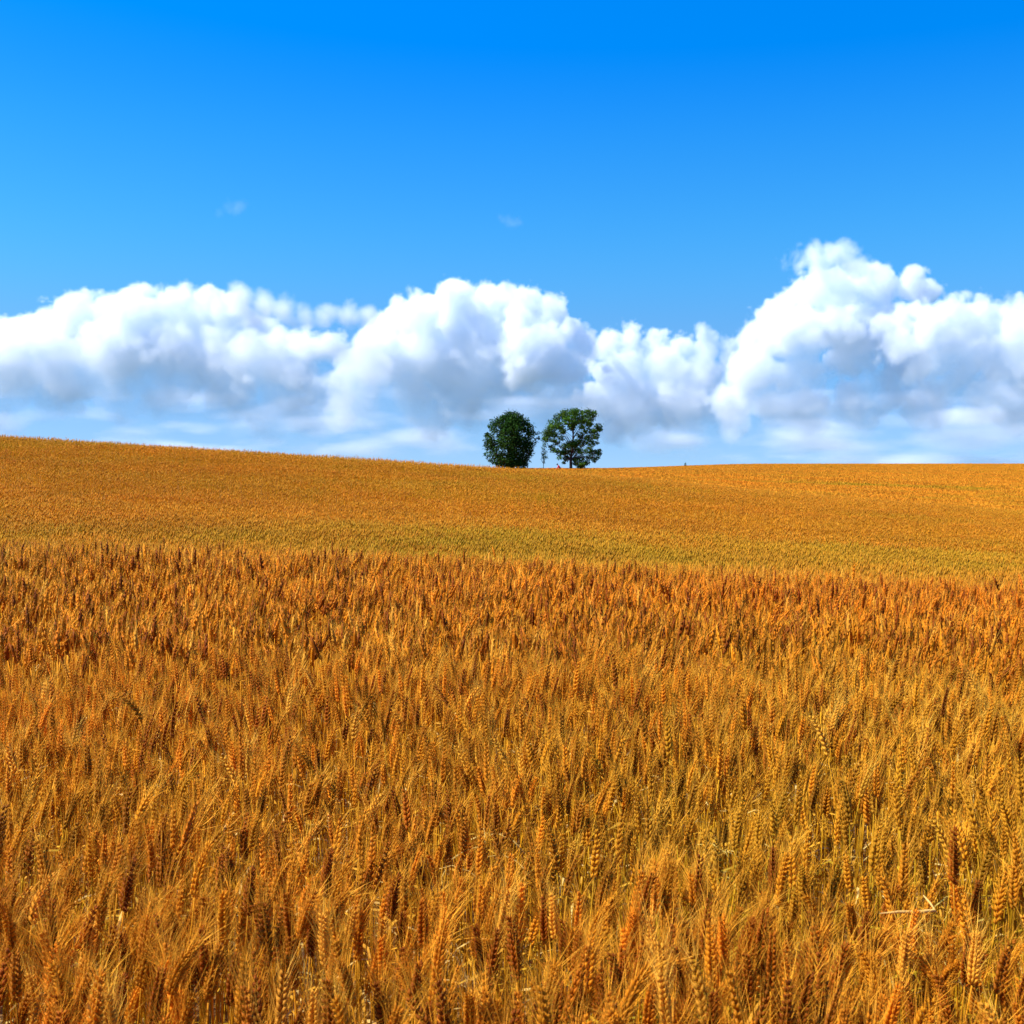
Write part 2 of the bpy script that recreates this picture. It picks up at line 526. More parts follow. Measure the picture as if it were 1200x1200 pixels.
def build_wheat():
    rng = np.random.RandomState(7)
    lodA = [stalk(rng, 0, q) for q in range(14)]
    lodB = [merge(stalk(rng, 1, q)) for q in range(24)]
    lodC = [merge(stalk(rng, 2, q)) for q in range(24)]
    lodD = [merge(stalk(rng, 3, q)) for q in range(16)]
    # the near band
    x, y = scatter(rng, 1.15, 4.3, 480, 0.9)
    par = plant_params(rng, x, y)
    # the crop is beaten down a little where the broken straws lie
    par[0][(x > 0.50) & (x < 0.88) & (y > 1.5) & (y < 2.02)] *= 0.93
    top = ground_z(x, y) + 0.86 * par[0]
    row = 545 + 1287 * (EYE - top) / y
    seen = (row < 1190) & (np.abs(x / y) < 0.452)
    order = np.argsort(np.where(seen, y, 99))
    own = np.zeros(len(x), dtype=bool); own[order[:300]] = True
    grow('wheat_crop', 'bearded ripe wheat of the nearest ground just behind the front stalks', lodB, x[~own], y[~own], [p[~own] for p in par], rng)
    # three hundred front stalks, each with its parts
    sets = []
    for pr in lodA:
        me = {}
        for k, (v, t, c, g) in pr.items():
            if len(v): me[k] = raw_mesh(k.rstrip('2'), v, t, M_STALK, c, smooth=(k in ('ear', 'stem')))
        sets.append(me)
    for i in np.nonzero(own)[0]:
        me = sets[rng.randint(len(sets))]
        r = empty('wheat_stalk', (x[i], y[i], float(ground_z(x[i], y[i])) - 0.01))
        r.rotation_euler = (-par[3][i], par[2][i], par[1][i])
        r.scale = (1, 1, par[0][i])
        tag(r, 'ripe bearded wheat stalk in the frontmost band along the bottom edge', 'wheat stalk', 'front row wheat stalks')
        link('stem', me['stem'], r)
        e = link('ear', me['ear'], r)
        link('awns', me['awns'], e)
        link('leaf', me['leaf'], r)
        link('leaf', me['leaf2'], r)
    x, y = scatter(rng, 4.3, 13.0, 320, 1.2)
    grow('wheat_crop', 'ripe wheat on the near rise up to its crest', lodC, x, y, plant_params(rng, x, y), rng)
    x1, y1 = scatter(rng, 13.0, 26.0, 240, 2.0)
    x2, y2 = scatter(rng, 26.0, 60.0, 130, 3.0)
    x = np.concatenate([x1, x2]); y = np.concatenate([y1, y2])
    par = plant_params(rng, x, y)
    par = (par[0] + rng.normal(0, 0.045, len(x)),) + tuple(par[1:])
    grow('wheat_crop', 'ripe wheat on the middle slope up to the ridge', lodD, x, y, par, rng, vary=0.10)
    # the far field: tufts of ears seen from far off
    tuft = []
    for q in range(14):
        p = Part()
        for k in range(5):
            a = rng.uniform(0, 2 * math.pi); b = np.array((rng.uniform(-.16, .16), rng.uniform(-.16, .16), 0.30)); s_ = np.array((math.cos(a), math.sin(a), 0)) * rng.uniform(0.02, 0.05)
            tp = b + np.array((rng.uniform(-.06, .06), rng.uniform(-.06, .06), rng.uniform(0.54, 0.61)))
            p.add([b - s_, b + s_, tp + s_ * 0.5, tp - s_ * 0.5], [(0, 1, 2), (0, 2, 3)], (EAR_C * 0.45 + AWN_C * 0.55) * rng.uniform(0.88, 1.1))
        tuft.append(merge({'stem': Part().arr(), 'ear': p.arr(), 'awns': Part().arr(), 'leaf': Part().arr(), 'leaf2': Part().arr()}))
    x1, y1 = scatter(rng, 56, 110, 38, 3, -0.12, 0.49)
    x2, y2 = scatter(rng, 110, 280, 13, 5, -0.12, 0.49)
    x = np.concatenate([x1, x2]); y = np.concatenate([y1, y2])
    grow('wheat_crop', 'far field of ripe wheat beyond the ridge on the right', tuft, x, y, plant_params(rng, x, y), rng, wide=1.6, vary=0.025)
build_wheat()

# ------------------------------------------------------------------ trees
def leaf_material(name, cols):
    m, n, l, out = new_mat(name)
    at = n.new('ShaderNodeAttribute'); at.attribute_name = 'tint'
    bs = n.new('ShaderNodeBsdfPrincipled'); bs.inputs['Roughness'].default_value = 0.7; bs.inputs['Specular IOR Level'].default_value = 0.1
    tr = n.new('ShaderNodeBsdfTranslucent'); mx = n.new('ShaderNodeMixShader'); mx.inputs[0].default_value = 0.16
    l.new(at.outputs['Color'], bs.inputs['Base Color']); l.new(at.outputs['Color'], tr.inputs['Color'])
    l.new(bs.outputs[0], mx.inputs[1]); l.new(tr.outputs[0], mx.inputs[2]); l.new(mx.outputs[0], out.inputs[0])
    return m
M_LEAF = leaf_material('tree_leaves', None)
def bark_material():
    m, n, l, out = new_mat('bark')
    bs = n.new('ShaderNodeBsdfPrincipled'); bs.inputs['Roughness'].default_value = 0.9
    tc = n.new('ShaderNodeTexCoord'); nz = n.new('ShaderNodeTexNoise'); nz.inputs['Scale'].default_value = 6; nz.inputs['Detail'].default_value = 6
    cr = n.new('ShaderNodeValToRGB')
    cr.color_ramp.elements[0].color = (0.035, 0.025, 0.018, 1); cr.color_ramp.elements[1].color = (0.11, 0.085, 0.06, 1)
    l.new(tc.outputs['Object'], nz.inputs['Vector']); l.new(nz.outputs['Fac'], cr.inputs[0]); l.new(cr.outputs[0], bs.inputs['Base Color']); l.new(bs.outputs[0], out.inputs[0])
    return m
M_BARK = bark_material()

def leaves_mesh(rng, clumps, per_m2, size, col):
    """leaf sprays through each clump's volume, thicker towards its skin"""
    V, T, C = [], [], []
    for (cx, cy, cz, r, sq) in clumps:
        n = int(per_m2 * 4 * math.pi * r * r)
        d = rng.normal(size=(n, 3)); d /= np.linalg.norm(d, axis=1)[:, None]
        rad = r * rng.uniform(0.25, 1.0, n) ** 0.5 * (1 + 0.18 * rng.normal(size=n))
        p = d * rad[:, None]; p[:, 2] *= sq; p += (cx, cy, cz)
        tint = col * rng.uniform(0.75, 1.3) * np.array((rng.uniform(0.85, 1.25), 1, 1))
        for q in range(n):
            a = rng.normal(size=3); a /= np.linalg.norm(a)
            nrm = d[q] * 0.5 + np.array((0, 0, 0.5)) + rng.normal(size=3) * 0.5
            u = np.cross(nrm, a); u /= np.linalg.norm(u) + 1e-9; w = np.cross(nrm, u); w /= np.linalg.norm(w) + 1e-9
            L = size * rng.uniform(0.6, 1.3); W = L * rng.uniform(0.35, 0.6)
            o = len(V); c = p[q]
            V += [c - u * L * .5, c + w * W * .5, c + u * L * .5 - np.array((0, 0, .1 * L)), c - w * W * .5]
            T += [(o, o + 1, o + 2), (o, o + 2, o + 3)]
            k = tint * rng.uniform(0.75, 1.25)
            C += [k] * 4
    return np.array(V), np.array(T), np.array(C)

def limbs_mesh(rng, trunk, r0, clumps, every=1):
    """trunk as a bent tapering tube, and limbs that leave it and reach into the clumps"""
    P = Part()
    n = len(trunk)
    V, T = tube(trunk, [r0 * (1.35 if i == 0 else 1 - 0.82 * i / (n - 1)) for i in range(n)], 8); P.add(V, T, (1, 1, 1))
    tz = np.array([p[2] for p in trunk])
    for (cx, cy, cz, r, sq) in clumps[::every]:
        c = np.array((cx, cy, cz))
        hd = math.hypot(cx, cy)
        z0 = np.clip(cz - hd * rng.uniform(0.5, 0.9) - 0.3, tz[0] + 0.28 * (tz[-1] - tz[0]), tz[-1] * 0.97)
        i = int(np.clip(np.searchsorted(tz, z0) - 1, 0, n - 2)); f = (z0 - tz[i]) / (tz[i + 1] - tz[i])
        b = np.array(trunk[i]) * (1 - f) + np.array(trunk[i + 1]) * f
        m1 = b * 0.6 + c * 0.4 + np.array((0, 0, 0.10 * hd)) + rng.normal(size=3) * 0.10
        m2 = b * 0.25 + c * 0.75 + np.array((0, 0, 0.06 * hd)) + rng.normal(size=3) * 0.10
        rb = r0 * (0.12 + 0.16 * rng.rand()) * (1 - 0.5 * (z0 - tz[0]) / (tz[-1] - tz[0]))
        V, T = tube([b, m1, m2, c], [rb, rb * .7, rb * .45, rb * .2], 5); P.add(V, T, (1, 1, 1))
        for q in range(3):
            e = c + rng.normal(size=3) * r * 0.5
            V, T = tube([m2, (m2 + e) / 2 + rng.normal(size=3) * .05, e], [rb * .4, rb * .28, rb * .1], 4); P.add(V, T, (1, 1, 1))
    v, t, c, g = P.arr()
    return v, t

def plant_tree(name, label, cat, x, y, trunk, r0, clumps, per_m2, size, col, rng, group=None, every=1, bark_label=None):
    r = empty(name, (x, y, float(ground_z(x, y)) - 0.05))
    v, t = limbs_mesh(rng, trunk, r0, clumps, every)
    link('trunk', raw_mesh('trunk', v, t, M_BARK, smooth=True), r)
    V, T, C = leaves_mesh(rng, clumps, per_m2, size, col)
    link('crown', raw_mesh('crown', V, T, M_LEAF, C), r)
    tag(r, label, cat, group)
    print(name, len(T))
    return r

def build_trees():
    D = 140.0; px = D / 1287.0                           # metres per 1200-px pixel at the trees
    zrow = lambda row, g: EYE + (545 - row) * px - g      # height above ground level g
    # --- dense round tree
    rng = np.random.RandomState(12)
    x0 = (600 - 600) * px; g = float(ground_z(x0, D)) - 0.05
    cl = []
    prof = [(484, 0, 14), (490, -2, 23), (498, -2, 28), (506, -2, 31), (514, -1, 32), (522, -2, 32), (530, -3, 31), (538, -3, 27), (544, -1, 21)]
    for (row, off, hw) in prof:
        row = 548 - (548 - row) * 0.93; hw *= 0.91
        n = int(5 + hw * 0.38)
        a0 = rng.uniform(0, 6.28)
        for k in range(n):
            a = a0 + 2 * math.pi * k / n + rng.uniform(-.2, .2)
            r = rng.uniform(0.38, 0.95)
            q = max(hw * px * rng.uniform(0.84, 1.14) - r * 0.75, 0.1)
            cl.append((off * px + q * math.cos(a), q * math.sin(a), zrow(row, g) + rng.uniform(-.25, .25), r, rng.uniform(.7, 1)))
        for k in range(max(1, n // 3)):
            a = rng.uniform(0, 6.28); q = hw * px * rng.uniform(0, .5)
            cl.append((off * px + q * math.cos(a), q * math.sin(a), zrow(row, g), rng.uniform(.6, .9), 0.9))
    cl.append((30 * px, 0.2, zrow(508, g), 0.34, .8)); cl.append((31 * px, 0.0, zrow(513, g), 0.30, .7)); cl.append((10 * px, 0, zrow(489, g), 0.4, .8)); cl.append((17 * px, 0.3, zrow(492, g), 0.38, .8))
    trunk = [(0, 0, 0), (0.05, 0, 0.7), (-0.05, 0.05, 1.6), (0.05, 0, 3.0), (-0.05, 0, 4.6), (0, 0, 6.4)]
    plant_tree('round_tree', 'dense dark green round tree with leaves down to the wheat', 'tree', x0, D, trunk, 0.30, cl, 17, 0.30, np.array((0.018, 0.054, 0.003)), rng, 'trees on the ridge', every=4)
    # --- open crowned tree
    rng = np.random.RandomState(29)
    x0 = (669 - 600) * px; D2 = D; g = float(ground_z(x0, D2)) - 0.05
    pts = [  # column, row, radius in px, read along the crown's own masses
        (650, 493, 7), (655, 486, 6), (663, 482, 6.5), (671, 481, 6), (678, 480, 6.5), (685, 483, 6), (692, 487, 6), (697, 483, 4), (690, 480, 5),
        (646, 500, 6), (655, 497, 6), (664, 492, 6), (675, 490, 6), (683, 492, 6), (691, 494, 5),
        (700, 498, 5), (703, 501, 3.5), (696, 503, 5), (688, 502, 5), (642, 507, 6), (640, 513, 5), (650, 508, 4.5), (648, 515, 4),
        (660, 503, 5), (670, 499, 4.5), (681, 508, 5), (693, 510, 5), (700, 508, 3), (675, 517, 6), (668, 519, 5.5), (682, 517, 6), (661, 522, 5), (690, 518, 4.5), (697, 518, 4),
        (650, 527, 4.5), (656, 530, 5), (664, 529, 5), (672, 527, 5), (680, 528, 5), (688, 527, 5), (696, 529, 5), (702, 531, 3.5), (700, 535, 3), (690, 535, 4.5), (682, 537, 4.5), (676, 540, 4), (684, 543, 4), (663, 537, 4), (655, 536, 3), (661, 542, 2.5), (646, 522, 3.5), (677, 545, 3.5), (688, 542, 4), (680, 547, 4), (673, 543, 3), (696, 539, 3.5), (652, 518, 4), (657, 512, 4)]
    cl = []
    for k in range(7):                                   # the rounder inner body of the crown
        a = rng.uniform(0, 6.28); q = 0.9 * math.sqrt(rng.rand())
        pts.append((671 + 30 * q * math.cos(a), 508 + 25 * q * math.sin(a), rng.uniform(3.5, 5)))
    for (c, rw, rad) in pts:
        rw = 548 - (548 - rw) * 0.955
        cl.append(((c - 669) * px, rng.uniform(-2.2, 2.2) * (0.35 + 0.65 * math.sqrt(max(0, 1 - ((c - 671) / 36) ** 2))), zrow(rw, g), rad * px * 1.1, rng.uniform(.6, .85)))
        if rng.rand() < 0.6:
            cl.append(((c - 669 + rng.uniform(-4, 4)) * px, rng.uniform(-2.6, 2.6), zrow(rw + rng.uniform(-4, 4), g), rad * px * 0.8, rng.uniform(.6, .85)))
    trunk = [(-0.05, 0, 0), (0.0, 0, 0.9), (-0.02, 0.05, 1.9), (0.12, 0, 3.2), (0.25, 0.05, 4.6), (0.3, 0, 6.3), (0.35, 0, 7.4)]
    plant_tree('ash_tree', 'open crowned green tree with sky showing between its limbs', 'tree', x0, D2, trunk, 0.24, cl, 40, 0.27, np.array((0.044, 0.108, 0.005)), rng, 'trees on the ridge')
    # --- slender young tree between the two
    rng = np.random.RandomState(31)
    D3 = D - 1.5; x0 = (636.3 - 600) * px; g = float(ground_z(x0, D3)) - 0.05
    cl = []
    for (c, rw, rad) in [(640, 505, 2.6), (637, 508, 2.4), (641, 511, 2.8), (637, 515, 2.6), (638, 520, 2.6), (636.8, 525, 2.2), (637.5, 530, 2.5), (637, 534, 2.6), (639.5, 536, 1.8), (636, 538, 2.0), (636.6, 542, 1.2), (641.5, 507, 2), (640, 516, 1.8)]:
        cl.append(((c - 636.3) * px, rng.uniform(-.25, .25), zrow(rw, g), rad * px * 1.45, 1.15))
    trunk = [(0, 0, 0), (0, 0, 0.8), (0.03, 0, 1.6), (0.05, 0, 2.8), (0.12, 0, 3.8), (0.35, 0, 4.7)]
    plant_tree('sapling', 'slender thin column of a young tree between the two larger ones', 'tree', x0, D3, trunk, 0.05, cl, 40, 0.20, np.array((0.04, 0.09, 0.016)), rng)
    # --- tiny one on the far skyline
    rng = np.random.RandomState(37)
    D4 = 256.0; p4 = D4 / 1287; x0 = (803 - 600) * p4; g = float(ground_z(x0, D4)) - 0.05
    cl = [(0, 0, 1.25, 0.30, 1.1), (0.03, 0, 1.55, 0.22, 1.1), (0.0, 0.05, 0.95, 0.28, 1.0), (-0.12, 0, 1.1, .2, 1), (0.14, 0, 1.0, .2, 1)]
    plant_tree('young_tree', 'tiny dark bushy young tree alone on the far skyline', 'tree', x0, D4, [(0, 0, 0), (0, 0, .6), (.02, 0, 1.2), (.02, 0, 1.7)], 0.035, cl, 60, 0.16, np.array((0.03, 0.06, 0.02)), rng)
build_trees()

# ------------------------------------------------------------------ the person beneath the trees
def flat_mat(name, c, rough=0.8):
    m, n, l, out = new_mat(name)
    bs = n.new('ShaderNodeBsdfPrincipled'); bs.inputs['Roughness'].default_value = rough
    tc = n.new('ShaderNodeTexCoord'); nz = n.new('ShaderNodeTexNoise'); nz.inputs['Scale'].default_value = 14; nz.inputs['Detail'].default_value = 5
    mr = n.new('ShaderNodeMapRange'); mr.inputs['To Min'].default_value = 0.82; mr.inputs['To Max'].default_value = 1.15
    sc = n.new('ShaderNodeVectorMath'); sc.operation = 'SCALE'; sc.inputs[0].default_value = c
    l.new(tc.outputs['Object'], nz.inputs['Vector']); l.new(nz.outputs['Fac'], mr.inputs['Value']); l.new(mr.outputs[0], sc.inputs['Scale'])
    l.new(sc.outputs[0], bs.inputs['Base Color']); l.new(bs.outputs[0], out.inputs[0])
    return m

def skin_body(name, joints, edges, root, mat, parent, levels=2):
    """a continuous figure grown with Skin + Subdivision from joints {name: (pos, radius)}"""
    keys = list(joints)
    me = bpy.data.meshes.new(name)
    me.from_pydata([joints[k][0] for k in keys], [(keys.index(a), keys.index(b)) for a, b in edges], [])
    o = link(name, me, parent)
    md = o.modifiers.new('skin', 'SKIN')
    lay = me.skin_vertices[0].data if me.skin_vertices else None
    if lay is None:
        bm = bmesh.new(); bm.from_mesh(me); bm.verts.layers.skin.verify(); bm.to_mesh(me); bm.free()
        lay = me.skin_vertices[0].data
    for i, k in enumerate(keys):
        r = joints[k][1]; lay[i].radius = r if isinstance(r, tuple) else (r, r)
        lay[i].use_root = (k == root)
    md.use_smooth_shade = True
    sb = o.modifiers.new('smooth', 'SUBSURF'); sb.levels = sb.render_levels = levels
    me.materials.append(mat)
    return o

def build_person():
    D = 138.0; x0 = (655.5 - 600) * D / 1287
    r = empty('person', (x0, D, float(ground_z(x0, D))))
    tag(r, 'person in a red jacket and dark cap bending forward beside the tree trunk', 'person')
    skin = flat_mat('skin', (0.45, 0.26, 0.18), 0.6); red = flat_mat('red_jacket', (0.55, 0.010, 0.012)); navy = flat_mat('navy_cloth', (0.012, 0.016, 0.045))
    # bending forward to the left (-x)
    J = {'pelvis': ((0.10, 0, 0.88), 0.12), 'waist': ((0.05, 0, 1.03), 0.115), 'chest': ((-0.06, 0, 1.21), 0.135), 'neck': ((-0.16, 0, 1.34), 0.052), 'head': ((-0.22, 0, 1.42), 0.085), 'crown': ((-0.26, 0, 1.50), 0.078)}
    E = [('pelvis', 'waist'), ('waist', 'chest'), ('chest', 'neck'), ('neck', 'head'), ('head', 'crown')]
    for s, n in ((1, 'l'), (-1, 'r')):
        J.update({n + 'hip': ((0.10, .10 * s, .84), .088), n + 'knee': ((0.04, .11 * s, .46), .058), n + 'ankle': ((0.10, .12 * s, .08), .040), n + 'toe': ((-0.06, .13 * s, .04), .034),
                  n + 'sho': ((-0.10, .17 * s, 1.27), .062), n + 'elb': ((-0.22, .23 * s, 1.03), .042), n + 'wri': ((-0.40, .18 * s, .92), .028), n + 'hand': ((-0.47, .16 * s, .90), .030)})
        E += [('pelvis', n + 'hip'), (n + 'hip', n + 'knee'), (n + 'knee', n + 'ankle'), (n + 'ankle', n + 'toe'), ('chest', n + 'sho'), (n + 'sho', n + 'elb'), (n + 'elb', n + 'wri'), (n + 'wri', n + 'hand')]
        for f, (dy, L, dz) in enumerate(((.034, .060, .012), (.016, .082, 0), (-.002, .088, -.002), (-.019, .080, -.004), (-.036, .060, -.008))):
            J[n + 'f%d' % f] = ((-0.47 - L * .55, (.16 + dy) * s, .895 + dz), .0095); J[n + 'g%d' % f] = ((-0.47 - L, (.16 + dy) * s, .872 + dz), .008)
            E += [(n + 'hand', n + 'f%d' % f), (n + 'f%d' % f, n + 'g%d' % f)]
    b = skin_body('body', J, E, 'pelvis', skin, r)
    JJ = {k: (J[k][0], J[k][1] + 0.022) for k in ('pelvis', 'waist', 'chest', 'lsho', 'lelb', 'lwri', 'rsho', 'relb', 'rwri')}
    JJ['coll'] = ((-0.135, 0, 1.31), 0.075)
    skin_body('jacket', JJ, [('pelvis', 'waist'), ('waist', 'chest'), ('chest', 'coll'), ('chest', 'lsho'), ('lsho', 'lelb'), ('lelb', 'lwri'), ('chest', 'rsho'), ('rsho', 'relb'), ('relb', 'rwri')], 'pelvis', red, r)
    JT = {k: (J[k][0], J[k][1] + 0.018) for k in ('pelvis', 'lhip', 'lknee', 'lankle', 'rhip', 'rknee', 'rankle')}
    skin_body('trousers', JT, [('pelvis', 'lhip'), ('lhip', 'lknee'), ('lknee', 'lankle'), ('pelvis', 'rhip'), ('rhip', 'rknee'), ('rknee', 'rankle')], 'pelvis', navy, r)
    bm = bmesh.new()
    bmesh.ops.create_uvsphere(bm, u_segments=20, v_segments=12, radius=0.115)
    for v in bm.verts:
        if v.co.z < 0.0: v.co.z *= 0.12
        v.co.z *= 0.9
        if v.co.z < 0.03 and v.co.x < -0.07: v.co.x *= 1.0 + 0.75 * (1 - abs(v.co.y) / 0.13)
    me = bpy.data.meshes.new('cap'); bm.to_mesh(me); bm.free()
    me.polygons.foreach_set('use_smooth', np.ones(len(me.polygons), dtype=bool))
    me.materials.append(navy)
    c = link('cap', me, r); c.location = (-0.255, 0, 1.475); c.rotation_euler = (0, R(-28), 0)
build_person()

# ------------------------------------------------------------------ broken straws lying on the crop
def build_straws():
    m = flat_mat('bleached_straw', (0.66, 0.40, 0.10), 0.9)
    def straw(label, P, wid, w_dir):
        P = [np.array(p) for p in P]
        o0 = P[0].copy()
        part = Part()
        V, T = tube([p - o0 for p in P], [w for w in wid], 6)
        part.add(V, T, (1, 1, 1))
        v, t, c, g = part.arr()
        v = v.copy()
        o = link('broken_straw', raw_mesh('broken_straw', v, t, m, smooth=True)); o.location = o0
        tag(o, label, 'straw')
    def at(c, rw, d):
        return ((c - 600) / 1287 * d, d, EYE - (rw - 545) / 1287 * d)
    straw('pale broken straw lying level across the stalks near the lower right corner',
          [at(1038, 1079, 1.98), at(1060, 1077, 1.99), at(1085, 1077, 2.0), at(1104, 1075, 2.0), at(1098, 1066, 2.01), at(1090, 1057, 2.03)],
          [.0010, .0026, .0034, .0030, .0022, .0012], None)
build_straws()

#@CLOUDS
# ------------------------------------------------------------------ clouds: real volumes a few kilometres off
def cloud_material():
    m, n, l, out = new_mat('cloud_vapour')
    pv = n.new('ShaderNodeVolumePrincipled')
    pv.inputs['Color'].default_value = (0.968, 0.985, 1.0, 1)
    pv.inputs['Density'].default_value = 0.034
    pv.inputs['Density Attribute'].default_value = 'density'
    pv.inputs['Anisotropy'].default_value = 0.0
    l.new(pv.outputs[0], out.inputs['Volume'])
    return m
M_CLOUD = cloud_material()
PXM = 1.0 / 1287

def make_cloud(name, label, dist, puffs, base_row, voxel=5.0, seed=0, depth=1.0, edge=15.0, rough=1.0, base_soft=560.0, dens=1.0, stretch=1.0):
    """puffs: (column, row, radius) in 1200-px picture units, spread in depth around DIST metres"""
    rnd = random.Random(seed)
    s = dist * PXM
    cx = sum(p[0] for p in puffs) / len(puffs)
    root = Vector(((cx - 600) * s, dist, EYE + (545 - base_row) * s))
    B = []
    for (px, py, pr) in puffs:
        r = pr * s
        B.append(((px - cx) * s, rnd.uniform(-0.5, 0.5) * depth * r, (base_row - py) * s, r))
    pad = edge + 30 * s
    lo = [min(b[k] - b[3] for b in B) - pad for k in range(3)]
    hi = [max(b[k] + b[3] for b in B) + pad for k in range(3)]
    lo[0] = min(b[0] - b[3] * stretch for b in B) - pad * stretch; hi[0] = max(b[0] + b[3] * stretch for b in B) + pad * stretch
    B = [(b[0] / stretch, b[1], b[2], b[3]) for b in B]
    lo[2] = max(lo[2], -base_soft)
    res = [max(8, int((hi[k] - lo[k]) / voxel)) for k in range(3)]
    ng = bpy.data.node_groups.new(name, 'GeometryNodeTree')
    ng.interface.new_socket('Geometry', in_out='OUTPUT', socket_type='NodeSocketGeometry')
    N, L = ng.nodes, ng.links
    def math_(op, a, b=None, c=None, clamp=False):
        q = N.new('ShaderNodeMath'); q.operation = op; q.use_clamp = clamp
        for k, v in enumerate((a, b, c)):
            if v is None: continue
            if isinstance(v, (int, float)): q.inputs[k].default_value = v
            else: L.new(v, q.inputs[k])
        return q.outputs[0]
    def noise(vec, scale, detail, off):
        q = N.new('ShaderNodeTexNoise'); q.inputs['Scale'].default_value = scale
        q.inputs['Detail'].default_value = detail; q.inputs['Roughness'].default_value = 0.55
        v = N.new('ShaderNodeVectorMath'); v.operation = 'ADD'; v.inputs[1].default_value = (off, off * 1.7 + 300, off * 0.6)
        L.new(vec, v.inputs[0]); L.new(v.outputs[0], q.inputs['Vector'])
        return q
    _st = N.new('ShaderNodeVectorMath'); _st.operation = 'MULTIPLY'; _st.inputs[1].default_value = (1 / stretch, 1, 1)
    L.new(N.new('GeometryNodeInputPosition').outputs[0], _st.inputs[0])
    pos = _st.outputs[0]                                 # flat layers are drawn out sideways
    # bend space a little so that no puff stays round
    wz = noise(pos, 1 / (70 * s), 2, 1000 * seed + 77)
    vs = N.new('ShaderNodeVectorMath'); vs.operation = 'SUBTRACT'; vs.inputs[1].default_value = (0.5, 0.5, 0.5)
    L.new(wz.outputs['Color'], vs.inputs[0])
    vm = N.new('ShaderNodeVectorMath'); vm.operation = 'MULTIPLY_ADD'; k = 26 * s * rough
    vm.inputs[1].default_value = (k, k, k)
    L.new(vs.outputs[0], vm.inputs[0]); L.new(pos, vm.inputs[2])
    wp = vm.outputs[0]
    d = None
    for b in B:
        sub = N.new('ShaderNodeVectorMath'); sub.operation = 'DISTANCE'
        L.new(wp, sub.inputs[0]); sub.inputs[1].default_value = b[:3]
        e = math_('SUBTRACT', sub.outputs['Value'], b[3])
        d = e if d is None else math_('SMOOTH_MIN', d, e, 6 * s)
    # cauliflower relief: rounded cells at three sizes
    relief = None
    for i, (cell, amp) in enumerate(((34, 24), (15, 13), (7, 8.0), (3.5, 4.5))):
        nb = noise(wp, 1 / (cell * s), 0, 1000 * seed + 31 * i + 9)
        t = math_('MULTIPLY', math_('SUBTRACT', math_('ABSOLUTE', math_('SUBTRACT', nb.outputs[0], 0.5)), 0.12), 2 * amp * s * rough)
        relief = t if relief is None else math_('ADD', relief, t)
    fb = noise(pos, 1 / (24 * s), 4, 1000 * seed)
    relief = math_('ADD', relief, math_('MULTIPLY', math_('SUBTRACT', fb.outputs[0], 0.5), 12 * s * rough))
    body = math_('DIVIDE', math_('SUBTRACT', relief, d), edge)
    # soften towards the base
    sx = N.new('ShaderNodeSeparateXYZ'); L.new(pos, sx.inputs[0])
    low = math_('ADD', sx.outputs[2], math_('MULTIPLY', math_('SUBTRACT', wz.outputs[0], 0.5), base_soft * 1.6))
    fade = math_('DIVIDE', math_('ADD', low, base_soft * 0.2), base_soft, clamp=True)
    fade = math_('POWER', fade, 2.4)
    den = math_('MULTIPLY', math_('MULTIPLY', math_('MINIMUM', math_('MAXIMUM', body, 0.0), 1.0), fade), dens)
    vc = N.new('GeometryNodeVolumeCube')
    L.new(den, vc.inputs['Density'])
    vc.inputs['Background'].default_value = 0
    vc.inputs['Min'].default_value = lo; vc.inputs['Max'].default_value = hi
    for k, q in enumerate(('X', 'Y', 'Z')): vc.inputs['Resolution ' + q].default_value = res[k]
    sm = N.new('GeometryNodeSetMaterial'); sm.inputs['Material'].default_value = M_CLOUD
    L.new(vc.outputs[0], sm.inputs[0])
    go = N.new('NodeGroupOutput'); L.new(sm.outputs[0], go.inputs[0])
    vol = bpy.data.volumes.new(name)
    vol.materials.append(M_CLOUD)
    o = bpy.data.objects.new(name, vol); COL.objects.link(o)
    o.location = root
    md = o.modifiers.new('vapour', 'NODES'); md.node_group = ng
    tag(o, label, 'cloud', 'cumulus clouds above the horizon')
    print('cloud', name, [round(v) for v in lo], [round(v) for v in hi], res)
    return o


make_cloud('cumulus_cloud', 'tall bright cumulus cloud with two rounded crests behind the dense round tree', 4000, [
    (450, 392, 26), (470, 380, 28), (500, 372, 32), (535, 366, 36), (570, 362, 32), (610, 360, 30), (638, 370, 28), (664, 392, 24), (680, 410, 22),
    (500, 415, 45), (560, 415, 55), (620, 420, 50), (655, 435, 40), (450, 430, 45), (420, 455, 40), (540, 460, 45), (600, 465, 40), (480, 465, 40), (400, 485, 26), (450, 490, 28), (510, 492, 30), (570, 495, 30), (630, 490, 30), (670, 470, 30)], 512, seed=2, voxel=5.5)
make_cloud('cumulus_cloud', 'long white cumulus bank above the left ridge of the field', 3600, [
    (-60, 410, 50), (-15, 405, 38), (25, 398, 32), (60, 388, 30), (95, 376, 32), (135, 374, 34), (170, 368, 32), (205, 360, 30), (240, 368, 32), (275, 372, 30), (300, 392, 30),
    (20, 440, 45), (80, 430, 50), (140, 425, 52), (200, 420, 55), (255, 420, 45), (310, 430, 40), (345, 440, 38), (-40, 455, 45), (60, 470, 30), (270, 460, 36), (340, 470, 30), (150, 465, 34), (385, 460, 32), (330, 408, 24), (365, 412, 26), (400, 414, 26), (425, 430, 30), (200, 470, 34), (0, 490, 34), (310, 488, 30), (360, 490, 28), (-70, 480, 40)], 515, seed=5, voxel=5.5)
